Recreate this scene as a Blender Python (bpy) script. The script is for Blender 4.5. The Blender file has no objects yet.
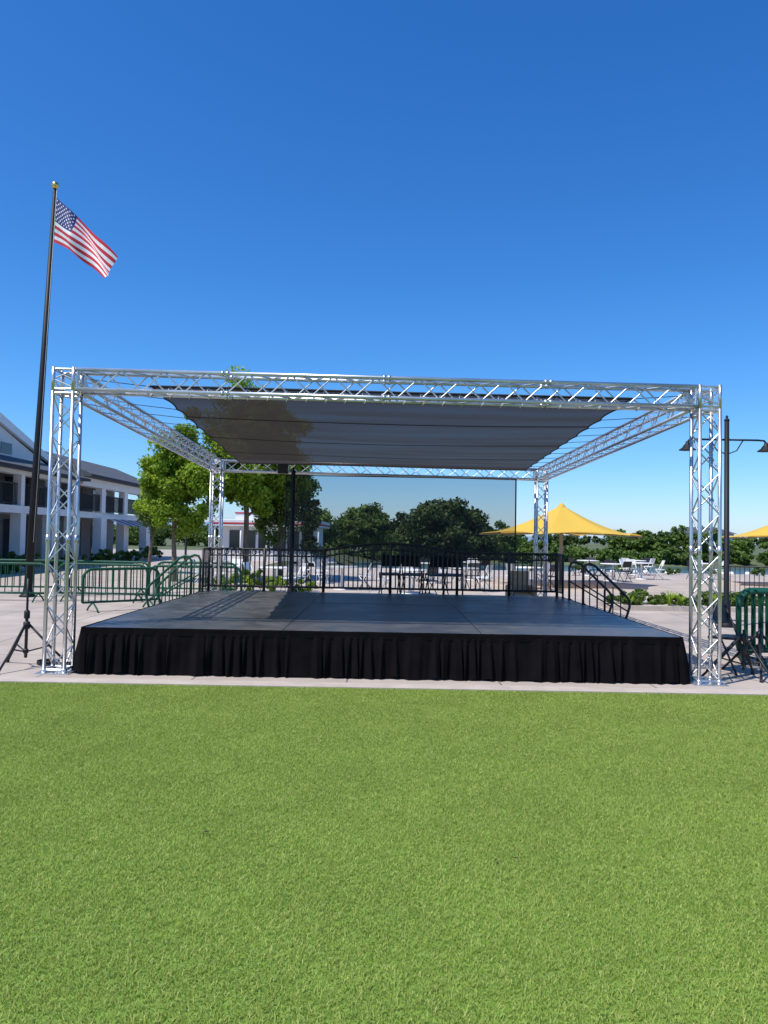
import bpy, math, random
import numpy as np
from mathutils import Vector, Matrix
random.seed(7); rng=np.random.default_rng(7)
scene=bpy.context.scene
V=Vector
# ---------------------------------------------------------------- materials
def new_mat(name):
    m=bpy.data.materials.new(name); m.use_nodes=True
    nt=m.node_tree; b=nt.nodes['Principled BSDF']
    return m,nt,b
def simple(name,col,rough=0.6,metal=0.0,var=0.12,scale=6.0,bump=0.0,bscale=60,spec=None):
    m,nt,b=new_mat(name)
    g=nt.nodes.new('ShaderNodeNewGeometry')
    n=nt.nodes.new('ShaderNodeTexNoise'); n.inputs['Scale'].default_value=scale; n.inputs['Detail'].default_value=6
    nt.links.new(g.outputs['Position'],n.inputs['Vector'])
    r=nt.nodes.new('ShaderNodeMapRange'); r.inputs[1].default_value=0.3; r.inputs[2].default_value=0.7
    r.inputs[3].default_value=1-var; r.inputs[4].default_value=1+var
    nt.links.new(n.outputs['Fac'],r.inputs[0])
    mx=nt.nodes.new('ShaderNodeVectorMath'); mx.operation='SCALE'; mx.inputs[0].default_value=col[:3]
    nt.links.new(r.outputs[0],mx.inputs['Scale']); nt.links.new(mx.outputs[0],b.inputs['Base Color'])
    b.inputs['Roughness'].default_value=rough; b.inputs['Metallic'].default_value=metal
    if spec is not None: b.inputs['Specular IOR Level'].default_value=spec
    if bump>0:
        n2=nt.nodes.new('ShaderNodeTexNoise'); n2.inputs['Scale'].default_value=bscale; n2.inputs['Detail'].default_value=4
        nt.links.new(g.outputs['Position'],n2.inputs['Vector'])
        bp=nt.nodes.new('ShaderNodeBump'); bp.inputs['Strength'].default_value=bump; bp.inputs['Distance'].default_value=0.01
        nt.links.new(n2.outputs['Fac'],bp.inputs['Height']); nt.links.new(bp.outputs[0],b.inputs['Normal'])
    return m
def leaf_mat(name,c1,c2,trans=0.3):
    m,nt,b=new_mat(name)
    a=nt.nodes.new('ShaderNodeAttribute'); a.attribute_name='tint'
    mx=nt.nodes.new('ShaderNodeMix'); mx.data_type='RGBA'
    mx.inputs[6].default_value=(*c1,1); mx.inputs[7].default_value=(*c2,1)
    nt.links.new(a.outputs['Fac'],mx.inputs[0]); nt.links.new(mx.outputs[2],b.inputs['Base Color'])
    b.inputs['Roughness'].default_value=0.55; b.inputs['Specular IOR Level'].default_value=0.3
    t=nt.nodes.new('ShaderNodeBsdfTranslucent'); nt.links.new(mx.outputs[2],t.inputs['Color'])
    ms=nt.nodes.new('ShaderNodeMixShader'); ms.inputs[0].default_value=trans
    nt.links.new(b.outputs[0],ms.inputs[1]); nt.links.new(t.outputs[0],ms.inputs[2])
    nt.links.new(ms.outputs[0],nt.nodes['Material Output'].inputs[0])
    return m
def cloth_mesh(name,col,tcol,transp,streak=True):
    m,nt,b=new_mat(name)
    b.inputs['Base Color'].default_value=(*col,1); b.inputs['Roughness'].default_value=0.9; b.inputs['Specular IOR Level'].default_value=0.05
    tl=nt.nodes.new('ShaderNodeBsdfTranslucent'); tl.inputs['Color'].default_value=(*tcol,1)
    a=nt.nodes.new('ShaderNodeMixShader'); a.inputs[0].default_value=0.5
    nt.links.new(b.outputs[0],a.inputs[1]); nt.links.new(tl.outputs[0],a.inputs[2])
    tp=nt.nodes.new('ShaderNodeBsdfTransparent')
    o=nt.nodes.new('ShaderNodeMixShader'); o.inputs[0].default_value=transp
    nt.links.new(a.outputs[0],o.inputs[1]); nt.links.new(tp.outputs[0],o.inputs[2])
    if streak:
        g=nt.nodes.new('ShaderNodeNewGeometry'); mp=nt.nodes.new('ShaderNodeMapping'); mp.inputs['Scale'].default_value=(0.25,1.6,0.3)
        n=nt.nodes.new('ShaderNodeTexNoise'); n.inputs['Scale'].default_value=1.6; n.inputs['Detail'].default_value=6
        nt.links.new(g.outputs['Position'],mp.inputs[0]); nt.links.new(mp.outputs[0],n.inputs['Vector'])
        r=nt.nodes.new('ShaderNodeMapRange'); r.inputs[1].default_value=0.3; r.inputs[2].default_value=0.7
        r.inputs[3].default_value=transp*0.6; r.inputs[4].default_value=transp*1.5
        nt.links.new(n.outputs['Fac'],r.inputs[0]); nt.links.new(r.outputs[0],o.inputs[0])
    nt.links.new(o.outputs[0],nt.nodes['Material Output'].inputs[0])
    return m
M={}
M['alu']=simple('aluminium_truss',(0.60,0.61,0.63),0.34,0.85,0.16,4)
M['black']=simple('black_painted_steel',(0.012,0.012,0.014),0.5,0,0.2,8)
M['pole']=simple('pole_dark_bronze',(0.009,0.010,0.012),0.55,0,0.2,3,spec=.3)
M['gold']=simple('gold_ball',(0.8,0.55,0.2),0.3,1.0,0.05)
M['skirt']=simple('stage_skirt_black_cloth',(0.0055,0.0045,0.0055),0.9,0,0.3,5,0.3,250,spec=0.08)
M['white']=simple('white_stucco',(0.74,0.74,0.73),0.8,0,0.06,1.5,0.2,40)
M['wallshade']=simple('stucco_painted_shade',(0.26,0.25,0.245),0.85,0,0.1,1.5,0.2,40)  # shade of the balcony recess is put into this darker wall colour
M['whitep']=simple('white_plastic',(0.76,0.76,0.75),0.4,0,0.04)
M['trimgrey']=simple('grey_trim',(0.22,0.23,0.25),0.7,0,0.08)
M['red']=simple('red_paint',(0.45,0.03,0.03),0.5,0,0.1)
M['green']=simple('dark_green_barrier',(0.010,0.075,0.042),0.5,0,0.15,spec=.25)
M['bark']=simple('tree_bark',(0.16,0.12,0.09),0.9,0,0.3,12,0.8,40)
M['rubber']=simple('dark_debris',(0.03,0.02,0.014),0.7)
M['wood']=simple('tan_wood',(0.38,0.26,0.15),0.6,0,0.2,10)
M['rope']=simple('white_cord',(0.6,0.6,0.58),0.8)
M['blkcord']=simple('black_cord',(0.02,0.02,0.02),0.8)
M['hill']=simple('hazy_hill',(0.17,0.24,0.32),1.0,0,0.12,0.02)  # bluish distance haze is mixed into the base colour
m,nt,b=new_mat('window_glass'); b.inputs['Base Color'].default_value=(0.02,0.03,0.04,1); b.inputs['Roughness'].default_value=0.08; M['glass']=m
m,nt,b=new_mat('yellow_shade_fabric'); b.inputs['Base Color'].default_value=(0.86,0.58,0.09,1); b.inputs['Roughness'].default_value=0.75
t=nt.nodes.new('ShaderNodeBsdfTranslucent'); t.inputs['Color'].default_value=(0.85,0.50,0.06,1)
ms=nt.nodes.new('ShaderNodeMixShader'); ms.inputs[0].default_value=0.35
nt.links.new(b.outputs[0],ms.inputs[1]); nt.links.new(t.outputs[0],ms.inputs[2]); nt.links.new(ms.outputs[0],nt.nodes['Material Output'].inputs[0]); M['yellow']=m
m,nt,b=new_mat('roof_tiles_grey'); tc=nt.nodes.new('ShaderNodeTexCoord'); w=nt.nodes.new('ShaderNodeTexBrick')
w.inputs['Scale'].default_value=3; w.inputs['Color1'].default_value=(0.07,0.08,0.09,1); w.inputs['Color2'].default_value=(0.11,0.12,0.13,1); w.inputs['Mortar'].default_value=(0.03,0.03,0.04,1)
mp=nt.nodes.new('ShaderNodeMapping'); mp.inputs['Rotation'].default_value=(0,0,math.radians(90))
nt.links.new(tc.outputs['Object'],mp.inputs[0]); nt.links.new(mp.outputs[0],w.inputs[0]); nt.links.new(w.outputs[0],b.inputs['Base Color']); b.inputs['Roughness'].default_value=0.8; M['roof']=m
m,nt,b=new_mat('plaza_concrete'); g=nt.nodes.new('ShaderNodeNewGeometry')
bk=nt.nodes.new('ShaderNodeTexBrick'); bk.offset=0; bk.inputs['Scale'].default_value=1.0; bk.inputs['Brick Width'].default_value=1.8; bk.inputs['Row Height'].default_value=1.8
bk.inputs['Mortar Size'].default_value=0.012; bk.inputs['Color1'].default_value=(0.46,0.39,0.33,1); bk.inputs['Color2'].default_value=(0.42,0.355,0.30,1); bk.inputs['Mortar'].default_value=(0.19,0.165,0.15,1)
mp=nt.nodes.new('ShaderNodeMapping'); mp.inputs['Location'].default_value=(0.4,0.62,0)
nt.links.new(g.outputs['Position'],mp.inputs[0]); nt.links.new(mp.outputs[0],bk.inputs[0])
n=nt.nodes.new('ShaderNodeTexNoise'); n.inputs['Scale'].default_value=1.2; n.inputs['Detail'].default_value=9; nt.links.new(g.outputs['Position'],n.inputs['Vector'])
r=nt.nodes.new('ShaderNodeMapRange'); r.inputs[1].default_value=.3; r.inputs[2].default_value=.7; r.inputs[3].default_value=.82; r.inputs[4].default_value=1.12; nt.links.new(n.outputs['Fac'],r.inputs[0])
sc=nt.nodes.new('ShaderNodeVectorMath'); sc.operation='SCALE'; nt.links.new(bk.outputs[0],sc.inputs[0]); nt.links.new(r.outputs[0],sc.inputs['Scale']); nt.links.new(sc.outputs[0],b.inputs['Base Color'])
b.inputs['Roughness'].default_value=0.85; M['plaza']=m
M['curb']=simple('light_concrete_band',(0.48,0.41,0.355),0.85,0,0.12,3,0.3,80)
M['land']=simple('dry_grass_ground',(0.10,0.12,0.05),0.95,0,0.35,0.3)
M['turfbase']=simple('turf_backing',(0.15,0.25,0.035),0.95,0,0.2,20)
m,nt,b=new_mat('turf_blades'); a=nt.nodes.new('ShaderNodeAttribute'); a.attribute_name='tint'
mx=nt.nodes.new('ShaderNodeMix'); mx.data_type='RGBA'; mx.inputs[6].default_value=(0.25,0.365,0.04,1); mx.inputs[7].default_value=(0.56,0.60,0.19,1)
g=nt.nodes.new('ShaderNodeNewGeometry')
n=nt.nodes.new('ShaderNodeTexNoise'); n.inputs['Scale'].default_value=1.6; n.inputs['Detail'].default_value=8; n.inputs['Roughness'].default_value=.6; nt.links.new(g.outputs['Position'],n.inputs['Vector'])
r=nt.nodes.new('ShaderNodeMapRange'); r.inputs[1].default_value=.3; r.inputs[2].default_value=.7; r.inputs[3].default_value=.88; r.inputs[4].default_value=1.10; nt.links.new(n.outputs['Fac'],r.inputs[0])
nt.links.new(a.outputs['Fac'],mx.inputs[0]); sc=nt.nodes.new('ShaderNodeVectorMath'); sc.operation='SCALE'; nt.links.new(mx.outputs[2],sc.inputs[0]); nt.links.new(r.outputs[0],sc.inputs['Scale']); nt.links.new(sc.outputs[0],b.inputs['Base Color'])
b.inputs['Roughness'].default_value=0.5; b.inputs['Specular IOR Level'].default_value=0.25
t=nt.nodes.new('ShaderNodeBsdfTranslucent'); nt.links.new(sc.outputs[0],t.inputs['Color'])
ms=nt.nodes.new('ShaderNodeMixShader'); ms.inputs[0].default_value=0.35; nt.links.new(b.outputs[0],ms.inputs[1]); nt.links.new(t.outputs[0],ms.inputs[2]); nt.links.new(ms.outputs[0],nt.nodes['Material Output'].inputs[0]); M['turf']=m
m,nt,b=new_mat('stage_deck_black'); g=nt.nodes.new('ShaderNodeNewGeometry')
n=nt.nodes.new('ShaderNodeTexNoise'); n.inputs['Scale'].default_value=2.5; n.inputs['Detail'].default_value=10; n.inputs['Roughness'].default_value=.7; nt.links.new(g.outputs['Position'],n.inputs['Vector'])
cr=nt.nodes.new('ShaderNodeValToRGB'); cr.color_ramp.elements[0].position=.35; cr.color_ramp.elements[0].color=(.045,.045,.047,1); cr.color_ramp.elements[1].position=.68; cr.color_ramp.elements[1].color=(.115,.112,.11,1)
nt.links.new(n.outputs['Fac'],cr.inputs[0]); nt.links.new(cr.outputs[0],b.inputs['Base Color'])
r=nt.nodes.new('ShaderNodeMapRange'); r.inputs[1].default_value=.3; r.inputs[2].default_value=.7; r.inputs[3].default_value=.28; r.inputs[4].default_value=.5; nt.links.new(n.outputs['Fac'],r.inputs[0]); nt.links.new(r.outputs[0],b.inputs['Roughness'])
M['deck']=m
m,nt,b=new_mat('lake_water'); b.inputs['Base Color'].default_value=(0.10,0.17,0.18,1); b.inputs['Roughness'].default_value=0.15
g=nt.nodes.new('ShaderNodeNewGeometry'); n=nt.nodes.new('ShaderNodeTexNoise'); n.inputs['Scale'].default_value=1.5; nt.links.new(g.outputs['Position'],n.inputs['Vector'])
bp=nt.nodes.new('ShaderNodeBump'); bp.inputs['Strength'].default_value=.6; bp.inputs['Distance'].default_value=.2; nt.links.new(n.outputs['Fac'],bp.inputs['Height']); nt.links.new(bp.outputs[0],b.inputs['Normal']); M['water']=m
M['canopy']=cloth_mesh('black_shade_mesh',(0.026,0.024,0.022),(0.052,0.043,0.037),0.055)
M['backdrop']=cloth_mesh('sheer_mesh_backdrop',(0.03,0.032,0.036),(0.04,0.045,0.05),0.58,False)
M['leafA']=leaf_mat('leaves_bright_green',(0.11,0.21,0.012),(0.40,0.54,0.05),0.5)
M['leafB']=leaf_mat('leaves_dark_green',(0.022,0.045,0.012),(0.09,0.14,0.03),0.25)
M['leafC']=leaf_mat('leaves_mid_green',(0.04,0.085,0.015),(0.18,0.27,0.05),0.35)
M['flagred']=simple('flag_red',(0.6,0.03,0.05),0.7); M['flagwhite']=simple('flag_white',(0.85,0.85,0.85),0.7); M['flagblue']=simple('flag_blue',(0.02,0.03,0.15),0.7)

# ---------------------------------------------------------------- mesh builder
class MB:
    def __init__(s): s.v=[]; s.f=[]; s.mi=[]; s.sm=[]; s.mats=[]
    def mat(s,k):
        if k not in s.mats: s.mats.append(k)
        return s.mats.index(k)
    def face(s,idx,k,sm=False): s.f.append(tuple(idx)); s.mi.append(s.mat(k)); s.sm.append(sm)
    def poly(s,pts,k):
        i=len(s.v); s.v+= [tuple(p) for p in pts]; s.face(range(i,i+len(pts)),k)
    def box(s,a,b,k):
        x0,y0,z0=a; x1,y1,z1=b
        i=len(s.v)
        s.v+=[(x0,y0,z0),(x1,y0,z0),(x1,y1,z0),(x0,y1,z0),(x0,y0,z1),(x1,y0,z1),(x1,y1,z1),(x0,y1,z1)]
        for q in [(0,3,2,1),(4,5,6,7),(0,1,5,4),(1,2,6,5),(2,3,7,6),(3,0,4,7)]: s.face([i+j for j in q],k)
    def tube(s,pts,r,k,n=8,cap=True):
        pts=[V(p) for p in pts]; rs=r if isinstance(r,(list,tuple)) else [r]*len(pts)
        base=len(s.v); prev=None
        for j,p in enumerate(pts):
            if j==0: t=pts[1]-p
            elif j==len(pts)-1: t=p-pts[j-1]
            else: t=(pts[j+1]-p).normalized()+(p-pts[j-1]).normalized()
            if t.length<1e-9: t=V((0,0,1))
            t.normalize()
            if prev is None:
                ref=V((0,0,1)) if abs(t.z)<0.9 else V((1,0,0))
                u=t.cross(ref).normalized()
            else:
                u=(prev-t*prev.dot(t)).normalized()
            prev=u; w=t.cross(u)
            for a in range(n):
                an=2*math.pi*a/n; s.v.append(tuple(p+(u*math.cos(an)+w*math.sin(an))*rs[j]))
        for j in range(len(pts)-1):
            for a in range(n):
                b=(a+1)%n; s.face((base+j*n+a,base+j*n+b,base+(j+1)*n+b,base+(j+1)*n+a),k,True)
        if cap:
            s.face([base+a for a in range(n)][::-1],k); e=base+(len(pts)-1)*n; s.face([e+a for a in range(n)],k)
    def lathe(s,c,prof,k,n=24):
        base=len(s.v)
        for r,z in prof:
            for a in range(n):
                an=2*math.pi*a/n; s.v.append((c[0]+r*math.cos(an),c[1]+r*math.sin(an),c[2]+z))
        for j in range(len(prof)-1):
            for a in range(n):
                b=(a+1)%n; s.face((base+j*n+a,base+j*n+b,base+(j+1)*n+b,base+(j+1)*n+a),k,True)
    def obj(s,name,parent=None,bevel=0):
        me=bpy.data.meshes.new(name); me.from_pydata(s.v,[],s.f); me.update()
        for k in s.mats: me.materials.append(M[k])
        me.polygons.foreach_set('material_index',s.mi); me.polygons.foreach_set('use_smooth',s.sm)
        o=bpy.data.objects.new(name,me); scene.collection.objects.link(o)
        if parent: o.parent=parent
        if bevel:
            md=o.modifiers.new('bevel','BEVEL'); md.width=bevel; md.segments=2; md.limit_method='ANGLE'
        return o
def empty(name):
    o=bpy.data.objects.new(name,None); scene.collection.objects.link(o); return o
def np_mesh(name,Vt,F,matkey,tint=None,parent=None):
    me=bpy.data.meshes.new(name); nv=len(Vt); nf,k=F.shape
    me.vertices.add(nv); me.vertices.foreach_set('co',Vt.astype(np.float32).ravel())
    me.loops.add(nf*k); me.loops.foreach_set('vertex_index',F.astype(np.int32).ravel())
    me.polygons.add(nf); me.polygons.foreach_set('loop_start',np.arange(0,nf*k,k,dtype=np.int32))
    me.update(calc_edges=True); me.validate()
    if tint is not None:
        at=me.attributes.new('tint','FLOAT','FACE'); at.data.foreach_set('value',tint.astype(np.float32))
    me.materials.append(M[matkey])
    o=bpy.data.objects.new(name,me); scene.collection.objects.link(o)
    if parent: o.parent=parent
    return o
def leaves(centers,radii,per,size,tint_c):
    N=len(centers)*per
    c=np.repeat(centers,per,axis=0); r=np.repeat(radii,per)[:,None]; tc=np.repeat(tint_c,per)
    d=rng.normal(size=(N,3)); d/=np.linalg.norm(d,axis=1)[:,None]
    rad=rng.random((N,1))**0.5
    p=c+d*rad*r*np.array([1,1,0.8])
    n=d*0.6+rng.normal(size=(N,3))*0.7+np.array([0,0,0.3]); n/=np.linalg.norm(n,axis=1)[:,None]
    u=np.cross(n,rng.normal(size=(N,3))); u/=np.linalg.norm(u,axis=1)[:,None]; w=np.cross(n,u)
    s=size*(0.6+0.8*rng.random((N,1)))
    Vt=np.stack([p-u*s*0.5,p+w*s*0.32,p+u*s*0.5,p-w*s*0.32],axis=1).reshape(-1,3)
    F=np.arange(N*4).reshape(-1,4)
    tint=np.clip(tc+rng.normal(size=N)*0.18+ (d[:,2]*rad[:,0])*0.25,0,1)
    return Vt,F,tint
def tree(name,x,y,h,w,crown_z,matkey,nclump=60,per=200,leaf=0.09,trunk_r=0.11,seed=1,z0=0,clr=0.45,tp_=.35):
    global rng
    rng=np.random.default_rng(seed); rd=random.Random(seed)
    root=empty(name)
    cz=(crown_z+h)/2; hz=(h-crown_z)/2
    cs=[];rs=[];ts=[]
    while len(cs)<nclump:
        p=rng.normal(size=3); p/=np.linalg.norm(p); rr=rng.random()**0.4*(0.85+0.3*math.sin(p[0]*4+seed)*math.cos(p[1]*3+p[2]*4))
        q=p*rr
        taper=1.0-tp_*max(0,q[2])
        cs.append([x+q[0]*w/2*taper,y+q[1]*w/2*taper,z0+cz+q[2]*hz*0.95]); rs.append(clr*(0.55+0.7*rng.random())); ts.append(0.25+0.5*rng.random())
    cs=np.array(cs)
    Vt,F,t=leaves(cs,np.array(rs),per,leaf,np.array(ts))
    np_mesh('foliage',Vt,F,matkey,t,root)
    mb=MB()
    lean=rd.uniform(-.15,.15)
    tp=[(x,y,z0-0.05),(x+lean*.3,y,z0+crown_z*.5),(x+lean,y+.05,z0+crown_z*1.05),(x+lean*1.2,y,z0+cz),(x+lean*1.1,y,z0+cz+hz*.7)]
    mb.tube(tp,[trunk_r*1.25,trunk_r,trunk_r*.8,trunk_r*.5,trunk_r*.15],'bark',10)
    for i in range(9):
        c=cs[rd.randrange(len(cs))]; f=rd.uniform(.0,.8)
        a=V(tp[2]).lerp(V(tp[4]),f*.6); b=V(c); mid=a.lerp(b,.5)+V((0,0,.12))
        mb.tube([a,mid,b],[trunk_r*.4,trunk_r*.25,trunk_r*.08],'bark',6)
    mb.obj('trunk',root)
    return root

# ---------------------------------------------------------------- ground, water
def gz(x,y):
    d=0.0
    sx=min(1,max(0,(x+6)/4.0)); 
    if y>40: d=min(1,(y-40)/5.0)*sx*1.5
    if y>84: d=max(0,d-(y-84)/8*1.2)
    return -d-0.03
xs=[-900,-300,-120,-60,-30,-20,-12,-8,-6,-5,-4,-3,-2,0,10,25,45,80,140,300,900]
ys=[-60,-10,0,8,20,36,40,42,45,50,70,84,88,92,100,140,250,500,1200]
mb=MB()
for y in ys:
    for x in xs: mb.v.append((x,y,gz(x,y)))
nx=len(xs)
for j in range(len(ys)-1):
    for i in range(nx-1):
        a=j*nx+i; mb.face((a,a+1,a+nx+1,a+nx),'land',True)
mb.obj('ground')
mb=MB(); mb.poly([(-6,40,-1.2),(300,40,-1.2),(300,92,-1.2),(-6,92,-1.2)],'water'); mb.obj('lake_water')
mb=MB(); mb.box((-60,8.62,-0.35),(60,40,0),'plaza'); mb.box((-60,40.002,-0.35),(-6.5,75,0),'plaza'); mb.obj('plaza_pavement')
mb=MB(); mb.box((-60,8.36,-0.3),(60,8.615,0.006),'curb'); mb.obj('concrete_kerb')
mb=MB(); mb.poly([(-60,-20,-0.012),(60,-20,-0.012),(60,8.36,-0.012),(-60,8.36,-0.012)],'turfbase'); mb.obj('turf_backing_ground')
turf=empty('artificial_turf')
tiles=[]
NB=24000
for k in range(4):
    r=np.random.default_rng(50+k)
    p=np.zeros((NB,3)); p[:,0]=r.random(NB); p[:,1]=r.random(NB)
    ang=r.random(NB)*2*np.pi; u=np.stack([np.cos(ang),np.sin(ang),np.zeros(NB)],1)
    la=r.random(NB)*2*np.pi; h=0.007+0.012*r.random(NB); lean=(0.3+1.0*r.random(NB))*h
    l=np.stack([np.cos(la)*lean,np.sin(la)*lean,np.zeros(NB)],1)
    z=np.zeros((NB,3)); z[:,2]=h
    wd=(0.0011+0.0010*r.random(NB))[:,None]
    p[:,2]=-0.012
    A=p-u*wd; B=p+u*wd; C=p+u*wd*.8+l*.4+z*.65; D=p-u*wd*.8+l*.4+z*.65; E=p+l*1.1+z+u*wd*.3; G=p+l*1.1+z-u*wd*.3
    Vt=np.stack([A,B,C,D,E,G],1).reshape(-1,3); b=np.arange(NB)[:,None]*6
    F=np.concatenate([b+np.array([[0,1,2,3]]),b+np.array([[3,2,4,5]])],0)
    tt=np.clip(r.normal(size=NB)*.33+.33,0,1); tt=np.concatenate([tt,np.clip(tt+.1,0,1)])
    o=np_mesh('turf_tile',Vt,F,'turf',tt,turf); tiles.append(o.data)
    bpy.data.objects.remove(o)
for iy in range(9):
    for ix in range(-9,9):
        o=bpy.data.objects.new('turf_tile',tiles[random.randrange(4)]); scene.collection.objects.link(o); o.parent=turf
        q=random.randrange(4); off=[(0,0),(1,0),(1,1),(0,1)][q]
        o.location=(ix+off[0],8.36-9+iy+off[1],0); o.rotation_euler=(0,0,q*math.pi/2)
for (x,y,a,L) in [(-0.98,4.25,.05,.024),(0.62,3.95,1.0,.013),(.73,3.98,-.1,.016),(-1.5,2.9,.5,.012)]:
    mb=MB(); p=V((x,y,.010)); d=V((math.cos(a),math.sin(a),.1))*L; n=V((-math.sin(a),math.cos(a),0))*.008
    mb.poly([p-d,p-n-d*.3+V((0,0,.004)),p+d*.5-n*.7,p+d,p+n+V((0,0,.004))],'rubber')
    mb.obj('fallen_leaf')

# ---------------------------------------------------------------- truss structure
def truss(mb,p0,p1,w,up,step=0.3,rc=0.024,rd=0.0085,endf=True):
    p0=V(p0);p1=V(p1); a=(p1-p0); L=a.length; a.normalize(); up=V(up); sd=a.cross(up).normalized(); u=sd.cross(a).normalized()
    h=w/2-rc; C=[sd*h+u*h,-sd*h+u*h,-sd*h-u*h,sd*h-u*h]
    for c in C: mb.tube([p0+c,p1+c],rc,'alu',8)
    n=max(2,round(L/step)); 
    for k in range(4):
        c0=C[k];c1=C[(k+1)%4]
        for i in range(n):
            t0=.04+(L-.08)*i/n; t1=.04+(L-.08)*(i+1)/n
            A,B=(c0,c1) if (i+k)%2==0 else (c1,c0)
            mb.tube([p0+a*t0+A,p0+a*t1+B],rd,'alu',5,False)
        if endf:
            for t in (.025,L-.025): mb.tube([p0+a*t+c0,p0+a*t+c1],rd*1.5,'alu',6,False)
W=0.29; XL,XR=-3.90,3.91; YF=9.0; YB=17.9; XBL,XBR=-4.06,3.80
def zt(x,y): return 3.64-0.010*x-(y-YF)*0.0215
st=empty('stage_roof_truss')
for nm,x,y in (('truss_tower',XL,YF),('truss_tower',XR,YF),('truss_tower',XBL,YB),('truss_tower',XBR,YB)):
    mb=MB(); z=zt(x,y); truss(mb,(x,y,.02),(x,y,z-W),W,(0,1,0),0.25,.024,.0095)
    truss(mb,(x,y,z-W+.002),(x,y,z),W,(0,1,0),.29,.024,.010)
    mb.box((x-.2,y-.2,.0),(x+.2,y+.2,.012),'alu')
    for sx in(-1,1):
        for sy in (-1,1): mb.tube([(x+sx*.12,y+sy*.12,.012),(x+sx*.12,y+sy*.12,.06)],.035,'alu',8)
    for zz in (1.6,):
        for sx in(-1,1):
            for sy in (-1,1): mb.tube([(x+sx*(W/2-.024),y+sy*(W/2-.024),zz-.05),(x+sx*(W/2-.024),y+sy*(W/2-.024),zz+.05)],.030,'alu',8)
    mb.obj(nm,st)
h=W/2
mb=MB(); truss(mb,(XL+h,YF,zt(XL,YF)-h),(XR-h,YF,zt(XR,YF)-h),W,(0,0,1),.26,.024,.0095)
for i in (1,2,3):
    x=XL+(XR-XL)*i/4
    for dx in (-.03,.03):
        for sy in(-1,1):
            for sz in (-1,1): mb.tube([(x+dx-.02,YF+sy*(h-.024),zt(x,YF)-h+sz*(h-.024)),(x+dx+.02,YF+sy*(h-.024),zt(x,YF)-h+sz*(h-.024))],.032,'alu',8)
mb.obj('front_beam',st)
mb=MB(); truss(mb,(XBL+h,YB,zt(XBL,YB)-h),(XBR-h,YB,zt(XBR,YB)-h),W,(0,0,1),.3); mb.obj('rear_beam',st)
mb=MB(); truss(mb,(XL,YF+h,zt(XL,YF)-h),(XBL,YB-h,zt(XBL,YB)-h),W,(0,0,1),.3); mb.obj('side_beam',st)
mb=MB(); truss(mb,(XR,YF+h,zt(XR,YF)-h),(XBR,YB-h,zt(XBR,YB)-h),W,(0,0,1),.3); mb.obj('side_beam',st)

can=empty('shade_canopy')
def cany(s,t):
    xl=-2.95+(-3.5+2.95)*t; xr=3.08+(3.4-3.08)*t
    y=9.2+(17.72-9.2)*t
    sc=(abs(math.sin(t*math.pi*11))**.8)*.04
    xl+=sc; xr-=sc
    x=xl+(xr-xl)*s
    z=3.50-0.008*x-0.014*(y-9.2)-0.06*math.sin(math.pi*s)*math.sin(math.pi*t)
    z+=(0.0025*math.sin(t*31+math.sin(s*5)*1.2)+0.002*math.sin(t*67+s*9))
    return (x,y,z)
mb=MB(); NS,NT=40,160
for j in range(NT+1):
    for i in range(NS+1): mb.v.append(cany(i/NS,j/NT))
for j in range(NT):
    for i in range(NS):
        a=j*(NS+1)+i; mb.face((a,a+1,a+NS+2,a+NS+1),'canopy',True)
mb.obj('mesh_cloth',can)
mb=MB()
for t in (0,1.0): mb.tube([V(cany(s/20,t)) for s in range(21)],.018,'blkcord',6)
for t in (.25,.5,.75):
    i=len(mb.v)
    for s in range(41):
        p=V(cany(s/40,t)); mb.v+=[(p.x,p.y-.05,p.z-.010),(p.x,p.y+.05,p.z-.008)]
    for s in range(40): mb.face((i+2*s,i+2*s+1,i+2*s+3,i+2*s+2),'canopy',True)
for s in (0,1): mb.tube([V(cany(s,t/88)) for t in range(89)],.012,'blkcord',5)
mb.obj('hem_and_seams',can)
mb=MB()
for i in range(12):
    t=i/11
    p=V(cany(0,t)); q=V((XL+(XBL-XL)*t+.12,p.y+.1,zt(-4,p.y)-.05)); mb.tube([p,q],.005,'blkcord',4)
    p=V(cany(1,t)); q=V((XR+(XBR-XR)*t-.12,p.y+.1,zt(4,p.y)-.05)); mb.tube([p,q],.005,'blkcord',4)
for i in range(26):
    s=i/25; p=V(cany(s,0)); zb=zt(p.x,YF)-W+.02
    mb.tube([(p.x,YF+.16,p.z-.02),(p.x+.03,YF+.125,zb-.03),(p.x+.05,YF+.09,zb+.0),(p.x+.08,YF+.14,zb+.06),p],.007,'rope',4)
mb.obj('tie_cords',can)
bd=empty('mesh_backdrop'); mb=MB()
for j in range(13):
    for i in range(41):
        x=-2.35+5.5*i/40; z=3.12-(3.12-.95)*j/12
        mb.v.append((x,17.72+.03*math.sin(i*.9)*j/12,z))
for j in range(12):
    for i in range(40):
        a=j*41+i; mb.face((a,a+1,a+42,a+41),'backdrop',True)
mb.obj('sheer_cloth',bd)
mb=MB(); mb.tube([(-2.35,17.7,3.14),(-2.35,17.7,.95)],.018,'blkcord',5); mb.tube([(3.15,17.7,3.14),(3.15,17.7,.95)],.018,'blkcord',5); mb.tube([(-2.35,17.7,3.13),(3.15,17.7,3.13)],.012,'blkcord',5); mb.obj('edge_rope',bd)
mb=MB(); mb.box((-2.55,17.55,3.16),(-2.3,17.7,3.38),'black'); mb.tube([(-2.42,17.62,3.38),(-2.42,17.8,3.43)],.02,'black',6); mb.obj('hanging_speaker',None,.02)

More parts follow.
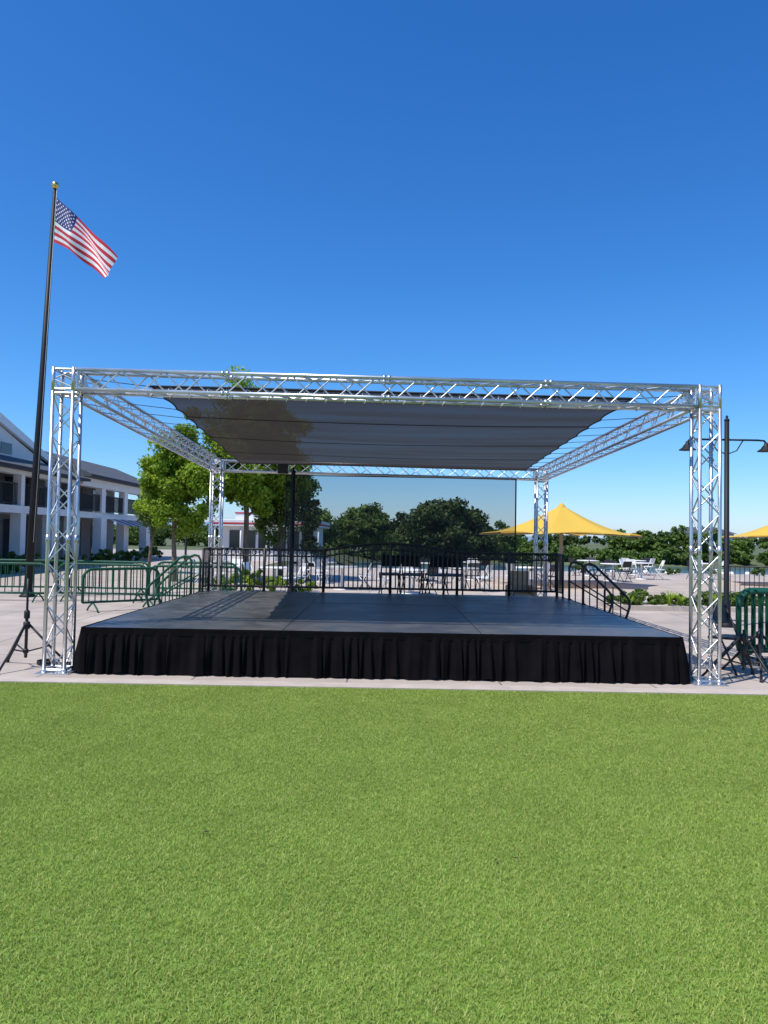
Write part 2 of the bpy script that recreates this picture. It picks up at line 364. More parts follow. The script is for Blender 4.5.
# ---------------------------------------------------------------- stage
sg=empty('stage'); SX=3.60; SY0,SY1=8.95,15.05; DZ=.55
mb=MB(); pw=2*SX/3; pd=(SY1-SY0)/5
for i in range(3):
    for j in range(5):
        dz=random.uniform(-.003,.003)
        mb.box((-SX+i*pw+.005,SY0+j*pd+.005,DZ-.09+dz),(-SX+(i+1)*pw-.005,SY0+(j+1)*pd-.005,DZ+dz),'deck')
mb.obj('deck_panels',sg,0.004)
mb=MB(); mb.box((-SX+.05,SY0+.06,0.0),(SX-.05,SY1-.05,DZ-.1),'black'); mb.obj('deck_frame',sg)
mb=MB(); path=[]
def addside(p,q,n):
    for i in range(n): path.append((V(p).lerp(V(q),i/n),(V(q)-V(p)).normalized()))
addside((-SX-.015,SY1,0),(-SX-.015,SY0-.015,0),420); addside((-SX-.015,SY0-.015,0),(SX+.015,SY0-.015,0),760); addside((SX+.015,SY0-.015,0),(SX+.015,SY1,0),420)
ph=0; rows=10; phs=[]
for i in range(len(path)):
    ph+=0.42+0.22*math.sin(i*.043)+0.16*math.sin(i*.131+1)+.1*math.sin(i*.37); phs.append(ph)
for j in range(rows+1):
    f=j/rows
    for i,(p,d) in enumerate(path):
        n=V((d.y,-d.x,0)); amp=.004+.036*min(1,f*1.6)
        w=math.sin(phs[i])+.35*math.sin(phs[i]*2.1+1)+.5*f*math.sin(phs[i]*.31+2)
        off=amp*(w*.6+.6)+.05*f
        z=(DZ-.01)*(1-f)+.012+ (.014*math.sin(i*.11)+.010*math.sin(phs[i]) if j==rows else 0)
        q=p+n*off+d*(.03*f*math.sin(phs[i]*.5)); mb.v.append((q.x,q.y,max(.004,z)))
for j in range(rows):
    for i in range(len(path)-1):
        a=j*len(path)+i; mb.face((a,a+1,a+len(path)+1,a+len(path)),'skirt',True)
mb.obj('pleated_skirt',sg)
mb=MB(); mb.box((-SX-.012,SY0-.03,DZ-.085),(SX+.012,SY0-.002,DZ-.012),'skirt'); mb.obj('skirt_header_band',sg)
gr=empty('stage_guardrail')
mb=MB(); yr=SY1-.06
def topz(x):
    s=1.40
    if -1.2<x<1.5: s+=.16*math.sin(math.pi*(x+1.2)/2.7)
    return s
posts=[-3.52,-2.4,-1.2,.15,1.5,2.55,3.52]; RW=3.52
for x in posts: mb.tube([(x,yr,DZ),(x,yr,topz(x)+.03)],.03,'black',8)
N=66
mb.tube([(-RW+2*RW*i/N,yr,topz(-RW+2*RW*i/N)) for i in range(N+1)],.025,'black',6)
mb.tube([(-RW,yr,DZ+.1),(RW,yr,DZ+.1)],.024,'black',6)
mb.tube([(-RW+2*RW*i/N,yr,topz(-RW+2*RW*i/N)-.13) for i in range(N+1)],.017,'black',6)
x=-3.45
while x<3.5:
    mb.tube([(x,yr,DZ+.1),(x,yr,topz(x))],.014,'black',5,False); x+=.095
for i in range(len(posts)-1):
    n=8
    for k in range(n):
        xx=posts[i]+(posts[i+1]-posts[i])*(k+.5)/n; z=topz(xx)-.065
        mb.tube([(xx+.045*math.cos(a*math.pi/4),yr,z+.045*math.sin(a*math.pi/4)) for a in range(9)],.008,'black',4,False)
for sx in (-1,1):
    x=sx*3.52
    mb.tube([(x,yr,1.4),(x,yr-.5,1.4),(x,yr-.5,DZ)],.02,'black',6); mb.tube([(x,yr,.65),(x,yr-.5,.65)],.014,'black',6)
    for k in range(1,5): mb.tube([(x,yr-.5*k/5,.65),(x,yr-.5*k/5,1.4)],.010,'black',5,False)
mb.obj('rail_panels',gr)
def steps(sx,y0,y1,k_):
    root=empty('stage_steps'); mb=MB()
    for k in range(3):
        z=DZ*(3-k-.6)/3+.02; x=SX+.06+k*.24
        a,b=sorted((sx*x,sx*(x+.24))); mb.box((a,y0,z-.04),(b,y1,z),'black')
        for yy in (y0+.03,y1-.06): mb.box((a+.02,yy,0),(b-.02,yy+.03,z-.041),'black')
    mb.obj('treads',root); mb=MB()
    for y in (y0,y1):
        mb.tube([(sx*(SX+.03),y,DZ),(sx*(SX+.8),y,.02)],.022,k_,6)
        P=[(sx*(SX+.02),y,DZ-.3),(sx*(SX+.02),y,DZ+.62),(sx*(SX+.06),y,DZ+.7),(sx*(SX+.14),y,DZ+.72),(sx*(SX+.24),y,DZ+.68),(sx*(SX+.78),y,.72),(sx*(SX+.86),y,.62),(sx*(SX+.86),y,.5),(sx*(SX+.8),y,.3),(sx*(SX+.8),y,.0)]
        mb.tube(P,.024,k_,8)
        mb.tube([(sx*(SX+.02),y,DZ+.35),(sx*(SX+.84),y,.42)],.015,k_,6)
        for k in range(1,6): mb.tube([(sx*(SX+.14*k),y,DZ-.09*k+.05),(sx*(SX+.14*k),y,DZ+.73-.105*k)],.012,k_,5)
    mb.obj('handrails',root)
steps(-1,14.0,14.7,'green'); steps(1,13.4,14.4,'black')

# ---------------------------------------------------------------- chairs, tables
def chair(name,x,y,rot,k,z0=0):
    root=MB(); co,si=math.cos(rot),math.sin(rot)
    P=lambda a,b,c:(x+a*co-b*si,y+a*si+b*co,z0+c)
    for sx in(-.2,.2):
        root.tube([P(sx,-.2,0),P(sx,.02,.45),P(sx,.2,.85)],.013,k,6)
        root.tube([P(sx,.22,0),P(sx,-.18,.45)],.013,k,6)
    i=len(root.v); c=[P(-.21,-.2,.45),P(.21,-.2,.45),P(.21,.2,.43),P(-.21,.2,.43)]; c2=[V(q)+V((0,0,.03)) for q in c]
    root.v+=[tuple(q) for q in c]+[tuple(q) for q in c2]
    for q in [(0,3,2,1),(4,5,6,7),(0,1,5,4),(1,2,6,5),(2,3,7,6),(3,0,4,7)]: root.face([i+j for j in q],k)
    i=len(root.v); c=[P(-.2,.13,.62),P(.2,.13,.62),P(.2,.2,.86),P(-.2,.2,.86)]; c2=[V(q)+V((-si*.02,co*.02,0)) for q in c]
    root.v+=[tuple(q) for q in c]+[tuple(q) for q in c2]
    for q in [(0,3,2,1),(4,5,6,7),(0,1,5,4),(1,2,6,5),(2,3,7,6),(3,0,4,7)]: root.face([i+j for j in q],k)
    root.obj(name)
for (x,r) in ((.15,3.3),(.62,2.9),(1.15,3.4),(1.5,3.0)): chair('folding_chair',x,15.8,r,'black',.45)
mb=MB(); mb.box((-.3,15.4,0.3),(2.0,16.3,.44),'black')
for xx in (-.25,.85,1.92):
    for yy in (15.45,16.2): mb.tube([(xx,yy,0),(xx,yy,.3)],.025,'black',6)
mb.obj('rear_platform')
rd=random.Random(3)
for (x,y) in ((-3.2,22),(-1.3,23.5),(.8,22),(2.6,24),(5,25.5),(9.6,31),(11.5,33),(-5.2,24),(9.8,35.5),(14.6,34),(-2.2,27),(1.8,28),(12.6,37),(3.6,30)):
    root=empty('patio_table'); mb=MB(); mb.lathe((x,y,0),[(0,.70),(.5,.70),(.52,.72),(.5,.74),(0,.74)],'whitep',20); mb.obj('top',root)
    mb=MB(); mb.lathe((x,y,0),[(0,.0),(.28,.0),(.26,.03),(.04,.06),(.04,.70)],'whitep',12); mb.obj('pedestal',root)
    for k in range(3):
        a=k*2.1+rd.random()*2; chair('patio_chair',x+.75*math.cos(a),y+.75*math.sin(a),a-math.pi/2,'whitep' if rd.random()<.7 else 'black')
root=empty('lounge_chair'); mb=MB(); mb.box((3.0,17.0,.12),(3.45,17.5,.42),'wood'); mb.box((3.0,17.503,.12),(3.45,17.6,.95),'wood'); mb.box((2.9,17.0,0),(2.997,17.6,.62),'wood'); mb.box((3.453,17.0,0),(3.55,17.6,.62),'wood'); mb.obj('frame',root,.04)

# ---------------------------------------------------------------- flagpole
fp=empty('flagpole'); fx,fy=-9.08,19.0; H=10.6; lean=.36
mb=MB(); mb.tube([(fx,fy,0),(fx+lean*.4,fy,H*.4),(fx+lean,fy,H)],[.105,.085,.045],'pole',16); mb.lathe((fx,fy,0),[(.2,0),(.2,.04),(.13,.08),(.11,.2),(.1,.25)],'pole',20); mb.obj('pole',fp)
mb=MB(); mb.lathe((fx+lean,fy,H+.1),[(0.001,-.1),(.07,-.07),(.1,0),(.07,.07),(.001,.1)],'gold',16); mb.obj('ball_finial',fp)
mb=MB(); mb.tube([(fx+lean+.07,fy-.05,H-.05),(fx+.15,fy-.1,1.4)],.006,'rope',4); mb.obj('halyard',fp)
fl=empty('american_flag')
def bez(p,t):
    a,b,c,d=[V(q) for q in p]; return a*(1-t)**3+b*3*t*(1-t)**2+c*3*t*t*(1-t)+d*t**3
x0=fx+lean+.05; zt0=H-.22
def fpt(u,v):
    T=bez([(x0,0,zt0),(x0+.45,0,zt0-.45),(x0+1.0,0,zt0-.80),(x0+1.74,0,zt0-1.74)],u)
    B=bez([(x0-.02,0,zt0-1.2),(x0+.40,0,zt0-1.38),(x0+.8,0,zt0-1.62),(x0+1.46,0,zt0-2.28)],u)
    p=B.lerp(T,v); amp=.12*min(1,u*2.5)
    p.y=fy-.05+amp*math.sin(u*10+v*2.6)+amp*.6*math.sin(v*7+u*4)-.25*u
    p.x+=.05*u*math.sin(v*9+u*6); p.z+=.07*u*math.sin(u*9+v*5)
    return p
mb=MB(); NU,NV=60,39
for j in range(NV+1):
    for i in range(NU+1): mb.v.append(tuple(fpt(i/NU,j/NV)))
for j in range(NV):
    for i in range(NU):
        a=j*(NU+1)+i; st_=int(j//3); k='flagred' if st_%2==0 else 'flagwhite'
        if i<24 and st_>=6: k='flagblue'
        mb.face((a,a+1,a+NU+2,a+NU+1),k,True)
mb.obj('flag_cloth',fl)
mb=MB()
for r in range(9):
    for c in range(11):
        if (r+c)%2==0:
            u=.4*(c+1)/12; v=6/13+(7/13)*(r+1)/10; p=fpt(u,v); du=(fpt(u+.01,v)-p).normalized(); dv=(fpt(u,v+.01)-p).normalized(); n=du.cross(dv).normalized()
            for s in(-1,1):
                mb.poly([p+n*.006*s+(du*math.cos(k*math.pi/5+1.57)+dv*math.sin(k*math.pi/5+1.57))*(.030 if k%2==0 else .013) for k in range(10)],'flagwhite')
mb.obj('stars',fl)

# ---------------------------------------------------------------- street lamps
def lamp(x,y,h,arm,name='street_lamp',arms=(-1,1)):
    root=empty(name); mb=MB()
    mb.tube([(x,y,0),(x,y,.5),(x,y,.55),(x,y,h)],[.085,.08,.055,.047],'pole',14); mb.lathe((x,y,0),[(.17,0),(.17,.06),(.1,.12),(.085,.2)],'pole',16)
    mb.lathe((x,y,h),[(.05,0),(.055,.03),(.02,.06),(.03,.09),(.001,.13)],'pole',12)
    mb.obj('post',root)
    if arms:
        mb=MB(); za=h-.38
        for s in arms:
            mb.tube([(x,y,za),(x+s*arm*.8,y,za),(x+s*arm*.95,y,za-.01),(x+s*arm,y,za-.06)],.02,'pole',8)
            mb.tube([(x,y,za-.3),(x+s*arm*.25,y,za-.22),(x+s*arm*.42,y,za)],.012,'pole',6)
            mb.lathe((x+s*arm,y,za),[(.001,-.04),(.035,-.05),(.04,-.09),(.07,-.12),(.10,-.17),(.165,-.215),(.17,-.225),(.1,-.2),(.001,-.19)],'pole',20)
        mb.obj('arms_and_shades',root)
lamp(6.95,15,4.17,.80)
lamp(-2.05,16.6,3.1,.5,name='black_post',arms=())
lamp(-9.6,36,4.4,.6)

# ---------------------------------------------------------------- umbrellas
def umbrella(x,y,R,zp,ze,rot=0):
    root=empty('shade_umbrella'); mb=MB(); NA,NR=72,14
    for j in range(NR+1):
        r=j/NR
        for i in range(NA):
            a=2*math.pi*i/NA+rot; k=abs(math.sin(3*(a-rot)))
            rr=R*r*(1-.20*k*r); z=ze+(zp-ze)*(1-r)**1.6-.14*k*r*(1-r)*2.2+.10*k*r**3
            mb.v.append((x+rr*math.cos(a),y+rr*math.sin(a),z))
    for j in range(NR):
        for i in range(NA):
            b=(i+1)%NA; mb.face((j*NA+i,j*NA+b,(j+1)*NA+b,(j+1)*NA+i),'yellow',True)
    mb.obj('fabric_top',root); mb=MB()
    mb.tube([(x,y,0),(x,y,zp-.05)],.07,'trimgrey',12); mb.lathe((x,y,zp),[(.16,-.1),(.12,-.02),(.05,.05),(.001,.07)],'yellow',16)
    for k in range(6):
        a=rot+k*math.pi/3; mb.tube([(x,y,ze+.1),(x+R*.99*math.cos(a),y+R*.99*math.sin(a),ze-.03)],.025,'trimgrey',6)
    mb.obj('pole_and_ribs',root)
umbrella(6.72,28,3.15,3.02,1.88,0.05)
umbrella(16.4,29.5,3.1,2.95,1.9,0.2)

# ---------------------------------------------------------------- crowd barriers
def barrier(x,y,rot,L=2.2,dense=13,h=.9,br=.013):
    mb=MB(); co,si=math.cos(rot),math.sin(rot); P=lambda a,b,z:(x+a*co-b*si,y+a*si+b*co,z)
    r=.2
    pts=[P(0,0,.2)]+[P(0,0,h-r)]+[P(r-r*math.cos(t),0,h-r+r*math.sin(t)) for t in (.4,.8,1.2,1.57)]+[P(L-r+r*math.sin(t),0,h-r+r*math.cos(t)) for t in (0,.4,.8,1.2,1.57)]+[P(L,0,.2)]
    mb.tube(pts,.032,'green',8); mb.tube([P(0,0,.2),P(L,0,.2)],.026,'green',6)
    for k in range(1,dense): mb.tube([P(L*k/dense,0,.2),P(L*k/dense,0,h-.01)],br,'green',5,False)
    for a in (.22,L-.22):
        mb.tube([P(a,-.3,0.01),P(a,-.22,.08),P(a,0,.2),P(a,.22,.08),P(a,.3,.01)],.02,'green',6)
    mb.obj('crowd_barrier')
for i in range(6): barrier(-17.2+i*2.32,17.4+.25*math.sin(i*2.1)+ .12*i,.06*math.sin(i*3))
for i in range(4): barrier(-12.9+i*2.25,19.4+.25*i,.12*math.sin(i*2))
barrier(-6.3,15.6,.75,1.7)
for i in range(4): barrier(4.95+.07*i,10.3+.16*i,.12+.02*i,2.2,19,1.02,.015)
mb=MB(); 
def rail(p,q,h=1.05,sp=.13):
    p=V(p);q=V(q);d=q-p;n=int(d.length/sp)
    mb.tube([p+V((0,0,h)),q+V((0,0,h))],.022,'black',6); mb.tube([p+V((0,0,.12)),q+V((0,0,.12))],.016,'black',6)
    for i in range(n+1):
        a=p+d*i/n; mb.tube([a+V((0,0,.0 if i%14==0 else .12)),a+V((0,0,h))],.024 if i%14==0 else .010,'black',5,False)
rail((9.2,20.2,0),(18,20.2,0)); mb.obj('patio_railing')

# ---------------------------------------------------------------- tripod stands
def tripod(x,y,h,rot,name='speaker_stand',r_=.5):
    root=empty(name); mb=MB(); mb.tube([(x,y,.12),(x,y,h*.62)],.019,'black',10); mb.tube([(x,y,h*.6),(x,y,h)],.014,'black',10); mb.lathe((x,y,h*.6),[(.02,-.06),(.035,-.05),(.035,.03),(.02,.05)],'black',12)
    mb.lathe((x,y,.52),[(.02,-.05),(.04,-.04),(.04,.04),(.02,.05)],'black',12); mb.lathe((x,y,.2),[(.02,-.03),(.032,-.02),(.032,.02),(.02,.03)],'black',12)
    mb.obj('mast',root); mb=MB()
    for k in range(3):
        a=rot+k*2*math.pi/3; c,s=math.cos(a),math.sin(a)
        mb.tube([(x+.03*c,y+.03*s,.53),(x+.6*r_*c,y+.6*r_*s,.22),(x+r_*c,y+r_*s,.015)],.015,'black',6); mb.tube([(x+.03*c,y+.03*s,.2),(x+.27*c,y+.27*s,.26)],.010,'black',6)
        mb.lathe((x+r_*c,y+r_*s,.0),[(.001,0),(.024,0),(.024,.03),(.001,.035)],'black',8)
    mb.obj('legs',root)
tripod(-4.42,9.25,1.1,.35)
tripod(4.5,9.25,.62,.9); tripod(4.85,9.55,.6,.1)
chair('folding_chair',4.6,9.8,.6,'black')
mb=MB(); mb.tube([(-4.25+.13*math.cos(t*.5),9.5+.13*math.sin(t*.5),.012+.0006*t) for t in range(60)],.007,'blkcord',5)
mb.tube([(-4.15,9.5,.012),(-4.0,9.6,.012),(-3.9,9.8,.012),(-3.85,10.5,.012)],.008,'blkcord',5); mb.obj('cable_coil')

# ---------------------------------------------------------------- building left
bl=empty('two_storey_building')
mb=MB()
mb.box((-28,20,0),(-18.6,51,4.95),'wallshade')
mb.box((-18.598,20,2.45),(-16.0,38.9,2.78),'white'); mb.box((-18.598,39.2,2.45),(-16.3,51,2.78),'white')
mb.box((-18.598,38.902,0),(-16.3,39.198,4.6),'white')
mb.obj('walls',bl)
mb=MB(); ycs=[20.5,23.6,26.7,29.8,32.9,36.0,38.6,42.4,46.1,50.4]
for y in ycs:
    w=.24 if y<38.5 else .42
    mb.box((-16.5,y-w,0),(-16.02,y+w,2.448),'white'); mb.box((-16.45,y-w*.7,2.782),(-16.08,y+w*.7,4.15),'white')
mb.box((-16.5,20,4.152),(-16.0,38.9,4.4),'white'); mb.box((-16.5,39.2,4.152),(-16.0,51,4.6),'white'); mb.obj('columns',bl)
mb=MB()
for i in range(len(ycs)-1):
    a,b=ycs[i]+.3,ycs[i+1]-.3; x=-16.2
    mb.tube([(x,a,3.75),(x,b,3.75)],.04,'black',5); mb.tube([(x,a,2.88),(x,b,2.88)],.03,'black',5)
    n=int((b-a)/.12)
    for k in range(n+1): mb.tube([(x,a+(b-a)*k/n,2.88),(x,a+(b-a)*k/n,3.75)],.02,'black',4,False)
mb.obj('balcony_railing',bl)
mb=MB()
for i in range(len(ycs)-1):
    c=(ycs[i]+ycs[i+1])/2
    for z0,z1 in ((0.05,2.3),(2.85,4.4)):
        mb.box((-18.597,c-1.25,z0),(-18.56,c+1.25,z1),'trimgrey')
        for s in (-1,0,1): mb.box((-18.559,c+s*.81-.38,z0+.06),(-18.55,c+s*.81+.38,z1-.06),'glass')
mb.obj('doors_and_windows',bl)
mb=MB()
for i,y in enumerate((25,28.3,34.4,37.2,44.2)):
    mb.lathe((-15.2,y,0),[(.001,0),(.2,0),(.26,.45),(.22,.45),(.2,.4),(.001,.4)],'trimgrey',14)
mb.obj('planter_pots',bl)
mb=MB()
def prism(pts,y0,y1,k,ke=None):
    i=len(mb.v); n=len(pts); mb.v+=[(x,y0,z) for x,z in pts]+[(x,y1,z) for x,z in pts]
    for a in range(n): b=(a+1)%n; mb.face((i+a,i+b,i+n+b,i+n+a),k)
    mb.face([i+a for a in range(n)][::-1],ke or k); mb.face([i+n+a for a in range(n)],ke or k)
prism([(-15.5,4.32),(-15.5,4.46),(-17.6,5.15),(-18.59,5.15),(-18.59,4.42)],19.8,39.0,'roof')
mb.obj('pent_roof',bl)
mb=MB(); prism([(-15.5,4.61),(-15.5,4.76),(-18.8,6.1),(-24,6.1),(-28.5,4.73),(-28.5,4.61)],39.05,51.6,'roof'); mb.obj('hip_roof',bl)
mb=MB()
def gprism(x0,x1,pts,k):
    i=len(mb.v); n=len(pts); mb.v+=[(x0,y,z) for y,z in pts]+[(x1,y,z) for y,z in pts]
    for a in range(n): b=(a+1)%n; mb.face((i+a,i+b,i+n+b,i+n+a),k)
    mb.face([i+a for a in range(n)][::-1],k); mb.face([i+n+a for a in range(n)],k)
gprism(-17.65,-27.9,[(21,4.96),(38.6,4.96),(38.6,5.1),(30,7.55),(21,5.1)],'white'); mb.obj('gable_wall',bl)
mb=MB(); gprism(-17.66,-28.2,[(39.6,5.05),(39.6,5.17),(30,7.9),(20.4,5.17),(20.4,5.05),(30,7.7)],'roof'); mb.obj('gable_roof',bl)
mb=MB(); gprism(-17.45,-17.648,[(39.7,4.92),(39.7,5.22),(30,7.98),(20.3,5.22),(20.3,4.92),(30,7.5)],'whitep'); mb.obj('gable_fascia',bl)
mb=MB()
for k in range(12):
    y=24+k*1.15; mz=7.55-abs(y-30)*.285-.55
    if mz>5.45: mb.box((-17.648,y-.5,5.25),(-17.62,y+.5,min(mz,6.3)),'glass')
mb.obj('clerestory_windows',bl)
mb=MB(); 
for k in range(8):
    mb.poly([(-14.9,43+k*.6,2.05),(-14.9,43.6+k*.6,2.05),(-16.0,43.6+k*.6,2.44),(-16.0,43+k*.6,2.44)],'red' if k%2 else 'whitep')
mb.obj('striped_awning',bl)
pv=empty('lakeside_diner'); mb=MB(); x0,x1,y0,y1=-10.9,-4.0,47,55
mb.box((x0+.5,y0+.6,0),(x1-.5,y1,2.2),'white'); mb.obj('walls',pv)
mb=MB(); mb.box((x0,y0,2.2),(x1,y1+.2,2.32),'whitep'); mb.box((x0-.02,y0-.02,2.322),(x1+.02,y1+.22,2.42),'red'); mb.box((x0,y0,2.422),(x1,y1+.2,2.62),'whitep')
mb.box((x0+1.2,y0+1.4,2.622),(x1-1.6,y1-1,3.05),'whitep'); mb.box((x0+1.15,y0+1.35,3.052),(x1-1.55,y1-.9,3.14),'red'); mb.obj('roof_bands',pv,.03)
mb=MB()
for k in range(6):
    xx=x0+1.0+k*.93; mb.box((xx,y0+.56,.7),(xx+.75,y0+.598,1.95),'glass')
mb.obj('windows',pv)
mb=MB()
for k in range(5): xx=x0+.15+k*(x1-x0-.3)/4; mb.tube([(xx,y0+.15,0),(xx,y0+.15,2.2)],.05,'whitep',8)
mb.obj('posts',pv)
def boat(x,y,rot):
    mb=MB(); co,si=math.cos(rot),math.sin(rot); P=lambda a,b,z:(x+a*co-b*si,y+a*si+b*co,z-1.2)
    secs=[(-1.2,.45,.25),(-.6,.62,.05),(.3,.65,.0),(1.0,.5,.1),(1.45,.12,.35)]
    i=len(mb.v)
    for a,w,zb in secs: mb.v+=[P(a,-w,.5),P(a,-w*.7,zb),P(a,w*.7,zb),P(a,w,.5)]
    for j in range(4):
        for q in range(4):
            r=(q+1)%4; mb.face((i+j*4+q,i+j*4+r,i+(j+1)*4+r,i+(j+1)*4+q),'whitep')
    mb.face((i,i+1,i+2,i+3),'whitep'); mb.face((i+16,i+17,i+18,i+19),'whitep')
    for b in (-.28,.28): mb.tube([P(-.5,b,.5),P(-.55,b,.75),P(-.75,b,1.05)],.14,'whitep',6)
    mb.obj('pedal_boat')
for i in range(9): boat(12.5+i*1.75,46.5+.4*math.sin(i*2),1.4+.2*math.sin(i*5))
mb=MB(); mb.box((8,44.0,-1.1),(34,44.9,-.85),'wood'); mb.obj('boat_dock')

# ---------------------------------------------------------------- trees
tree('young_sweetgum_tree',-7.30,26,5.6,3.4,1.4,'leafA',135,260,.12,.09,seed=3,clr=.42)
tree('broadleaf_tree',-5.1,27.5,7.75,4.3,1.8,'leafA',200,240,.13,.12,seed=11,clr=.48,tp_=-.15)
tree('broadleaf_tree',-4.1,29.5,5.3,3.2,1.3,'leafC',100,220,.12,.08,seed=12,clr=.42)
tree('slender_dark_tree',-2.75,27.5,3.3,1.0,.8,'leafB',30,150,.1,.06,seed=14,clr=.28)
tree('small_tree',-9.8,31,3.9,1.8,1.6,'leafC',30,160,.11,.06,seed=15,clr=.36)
tree('oak_tree',4.4,66,5.75,8.2,-.5,'leafB',160,160,.34,.35,seed=21,clr=.9,z0=-.3)
tree('oak_tree',8.0,69,5.1,5.0,-.5,'leafB',80,150,.34,.3,seed=26,clr=.8,z0=-.3)
tree('oak_tree',-2.2,76,5.0,7.5,.2,'leafC',110,150,.33,.25,seed=22,clr=.8)
tree('lakeside_tree',-6.2,66,4.4,4.6,.4,'leafC',60,150,.28,.2,seed=23,clr=.7)
tree('lakeside_tree',11.4,74,3.4,5.5,0,'leafC',60,150,.3,.2,seed=24,clr=.7,z0=-.2)
rng=np.random.default_rng(99)
def tree_mass(name,items,mat,leaf,per,nc):
    cs=[];rs=[];ts=[]
    for (x,y,z0,h,w) in items:
        b=rng.uniform(.15,.75)
        for k in range(nc):
            p=rng.normal(size=3); p/=np.linalg.norm(p); q=p*rng.random()**.4
            cs.append([x+q[0]*w/2,y+q[1]*w/2,z0+h*.48+q[2]*h*.42]); rs.append(min(w,h)*.16*(.6+.8*rng.random())); ts.append(b*.6+.4*rng.random())
    Vt,F,t=leaves(np.array(cs),np.array(rs),per,leaf,np.array(ts)); np_mesh(name,Vt,F,mat,t)
items=[]
for i in range(110):
    x=-45+i*1.6+rng.uniform(-1,1); y=93+rng.uniform(0,12)
    hh=rng.uniform(2.4,4.6)
    if x>15: hh*=.6
    if 24<x<31: hh*=.55
    if x>31: hh=rng.uniform(2.0,5.0)
    items.append((x,y,-.3,hh,rng.uniform(2.5,4.5)))
for i in range(60):
    x=-8+i*1.3; items.append((x+rng.uniform(-.5,.5),rng.uniform(86,91),-1.0,rng.uniform(1.0,2.2),rng.uniform(1.8,3)))
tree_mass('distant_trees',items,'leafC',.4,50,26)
items=[(rng.uniform(-160,230),rng.uniform(190,240),0,rng.uniform(2.5,5.0),rng.uniform(7,13)) for i in range(120)]
tree_mass('far_trees',items,'leafB',1.0,40,18)
items=[(-4.6+i*.75,21.6+rng.uniform(-.3,.3),0,rng.uniform(.45,.8),rng.uniform(.8,1.2)) for i in range(4)]
tree_mass('shrub_hedge',items,'leafA',.07,120,18)
items=[(5.9+i*.3,18.6+rng.uniform(-.25,.25),0,rng.uniform(.34,.6),rng.uniform(.4,.8)) for i in range(15)]
tree_mass('low_hedge',items,'leafC',.06,120,18)
items=[(8+i*2.3,38.5+rng.uniform(-.5,.5),0,rng.uniform(.3,.7),rng.uniform(.8,1.6)) for i in range(12)]
tree_mass('lakeside_shrubs',items,'leafC',.12,90,16)
mb=MB(); mb.box((5.6,18.1,0),(10.6,19.2,.12),'curb'); mb.obj('planter_kerb')
def flax(x,y,h,n=40):
    r=random.Random(int(x*100)); V_=[];F_=[];T_=[]
    for k in range(n):
        a=r.uniform(0,6.28); l=r.uniform(.25,.8)*h; hh=h*r.uniform(.6,1); s=V((-math.sin(a),math.cos(a),0))*.018; d=V((math.cos(a),math.sin(a),0)); b=len(V_)
        for t in (0,.4,.75,1):
            c=V((x,y,0.1))+d*l*t*t+V((0,0,hh*(t-.25*t*t*t))); V_+=[tuple(c-s*(1.05-t)),tuple(c+s*(1.05-t))]
        for j in range(3): F_.append((b+2*j,b+2*j+1,b+2*j+3,b+2*j+2)); T_.append(r.uniform(.4,1))
    np_mesh('flax_plant',np.array(V_),np.array(F_),'leafA',np.array(T_))
for x,y,hh in ((7.05,18.25,.6),(7.35,18.3,.5),(6.1,18.25,.4),(8.2,18.3,.5)): flax(x,y,hh)
items=[(-14.6,22+i*1.1,0,rng.uniform(.5,1.0),1.1) for i in range(24) if i%4!=1]
tree_mass('building_hedge',items,'leafC',.1,90,16)
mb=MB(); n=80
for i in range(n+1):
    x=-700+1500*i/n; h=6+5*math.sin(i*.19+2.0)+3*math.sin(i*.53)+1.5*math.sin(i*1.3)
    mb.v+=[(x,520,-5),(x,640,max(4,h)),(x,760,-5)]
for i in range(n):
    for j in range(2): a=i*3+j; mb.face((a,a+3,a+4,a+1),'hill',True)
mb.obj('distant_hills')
for (x,y,w,h) in ((45,112,8,3),(-14,100,7,3)):
    root=empty('lakeside_house'); mb=MB(); mb.box((x,y,0),(x+w,y+5,h),'white'); mb.obj('walls',root); mb=MB()
    i=len(mb.v); mb.v+=[(x-.4,y-.4,h),(x+w+.4,y-.4,h),(x+w+.4,y+5.4,h),(x-.4,y+5.4,h),(x+1.5,y+2.5,h+1.0),(x+w-1.5,y+2.5,h+1.0)]
    for q in ((0,1,5,4),(1,2,5),(2,3,4,5),(3,0,4),(3,2,1,0)): mb.face([i+a for a in q],'roof')
    mb.obj('roof',root); mb=MB()
    for k in range(3): mb.box((x+.6+k*w/3.2,y-.03,.6),(x+1.5+k*w/3.2,y-.002,1.6),'glass')
    mb.obj('windows',root)

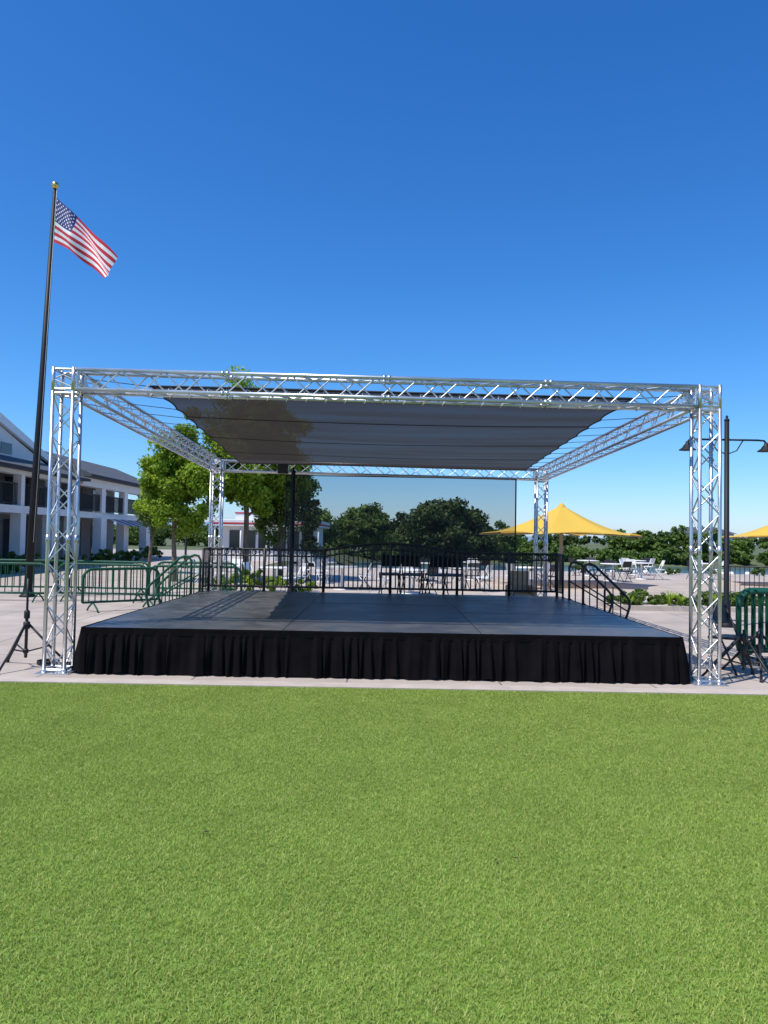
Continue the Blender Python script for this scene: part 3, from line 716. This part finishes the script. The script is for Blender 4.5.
# ---------------------------------------------------------------- light, sky, camera
d=V((0.66,0.50,-1.45)).normalized()
sl=bpy.data.lights.new('sun','SUN'); sl.energy=5.0; sl.angle=math.radians(.5); sl.color=(1,.95,.87)
so=bpy.data.objects.new('sun',sl); scene.collection.objects.link(so); so.rotation_euler=d.to_track_quat('-Z','Y').to_euler()
elev=math.asin(-d.z); az=math.atan2(-d.x,-d.y)
w=bpy.data.worlds.new('World'); scene.world=w; w.use_nodes=True; nt=w.node_tree; bg=nt.nodes['Background']
sk=nt.nodes.new('ShaderNodeTexSky'); sk.sky_type='NISHITA'; sk.sun_disc=False; sk.sun_elevation=elev; sk.sun_rotation=az%(2*math.pi)
sk.air_density=1.0; sk.dust_density=0.3; sk.ozone_density=2.5
S=.11
sep=nt.nodes.new('ShaderNodeSeparateColor'); nt.links.new(sk.outputs[0],sep.inputs[0])
cmb=nt.nodes.new('ShaderNodeCombineColor')
for i,(gm,kk) in enumerate(((1.60,1.05),(1.15,1.16),(.96,1.56))):
    a=nt.nodes.new('ShaderNodeMath'); a.operation='MULTIPLY'; a.inputs[1].default_value=S; nt.links.new(sep.outputs[i],a.inputs[0])
    p=nt.nodes.new('ShaderNodeMath'); p.operation='POWER'; p.inputs[1].default_value=gm; nt.links.new(a.outputs[0],p.inputs[0])
    q=nt.nodes.new('ShaderNodeMath'); q.operation='MULTIPLY'; q.inputs[1].default_value=kk/S; nt.links.new(p.outputs[0],q.inputs[0])
    nt.links.new(q.outputs[0],cmb.inputs[i])
nt.links.new(cmb.outputs[0],bg.inputs[0]); bg.inputs[1].default_value=S
cam=bpy.data.cameras.new('camera'); co=bpy.data.objects.new('camera',cam); scene.collection.objects.link(co); scene.camera=co
cam.sensor_fit='HORIZONTAL'; cam.sensor_width=36; cam.lens=740/768*36; cam.clip_end=5000; cam.clip_start=.05
co.matrix_world=Matrix.Translation((0,0,1.7))@Matrix.Rotation(math.radians(91.9),4,'X')@Matrix.Rotation(math.radians(1.0),4,'Z')
scene.view_settings.view_transform='Standard'; scene.view_settings.look='None'; scene.view_settings.exposure=0
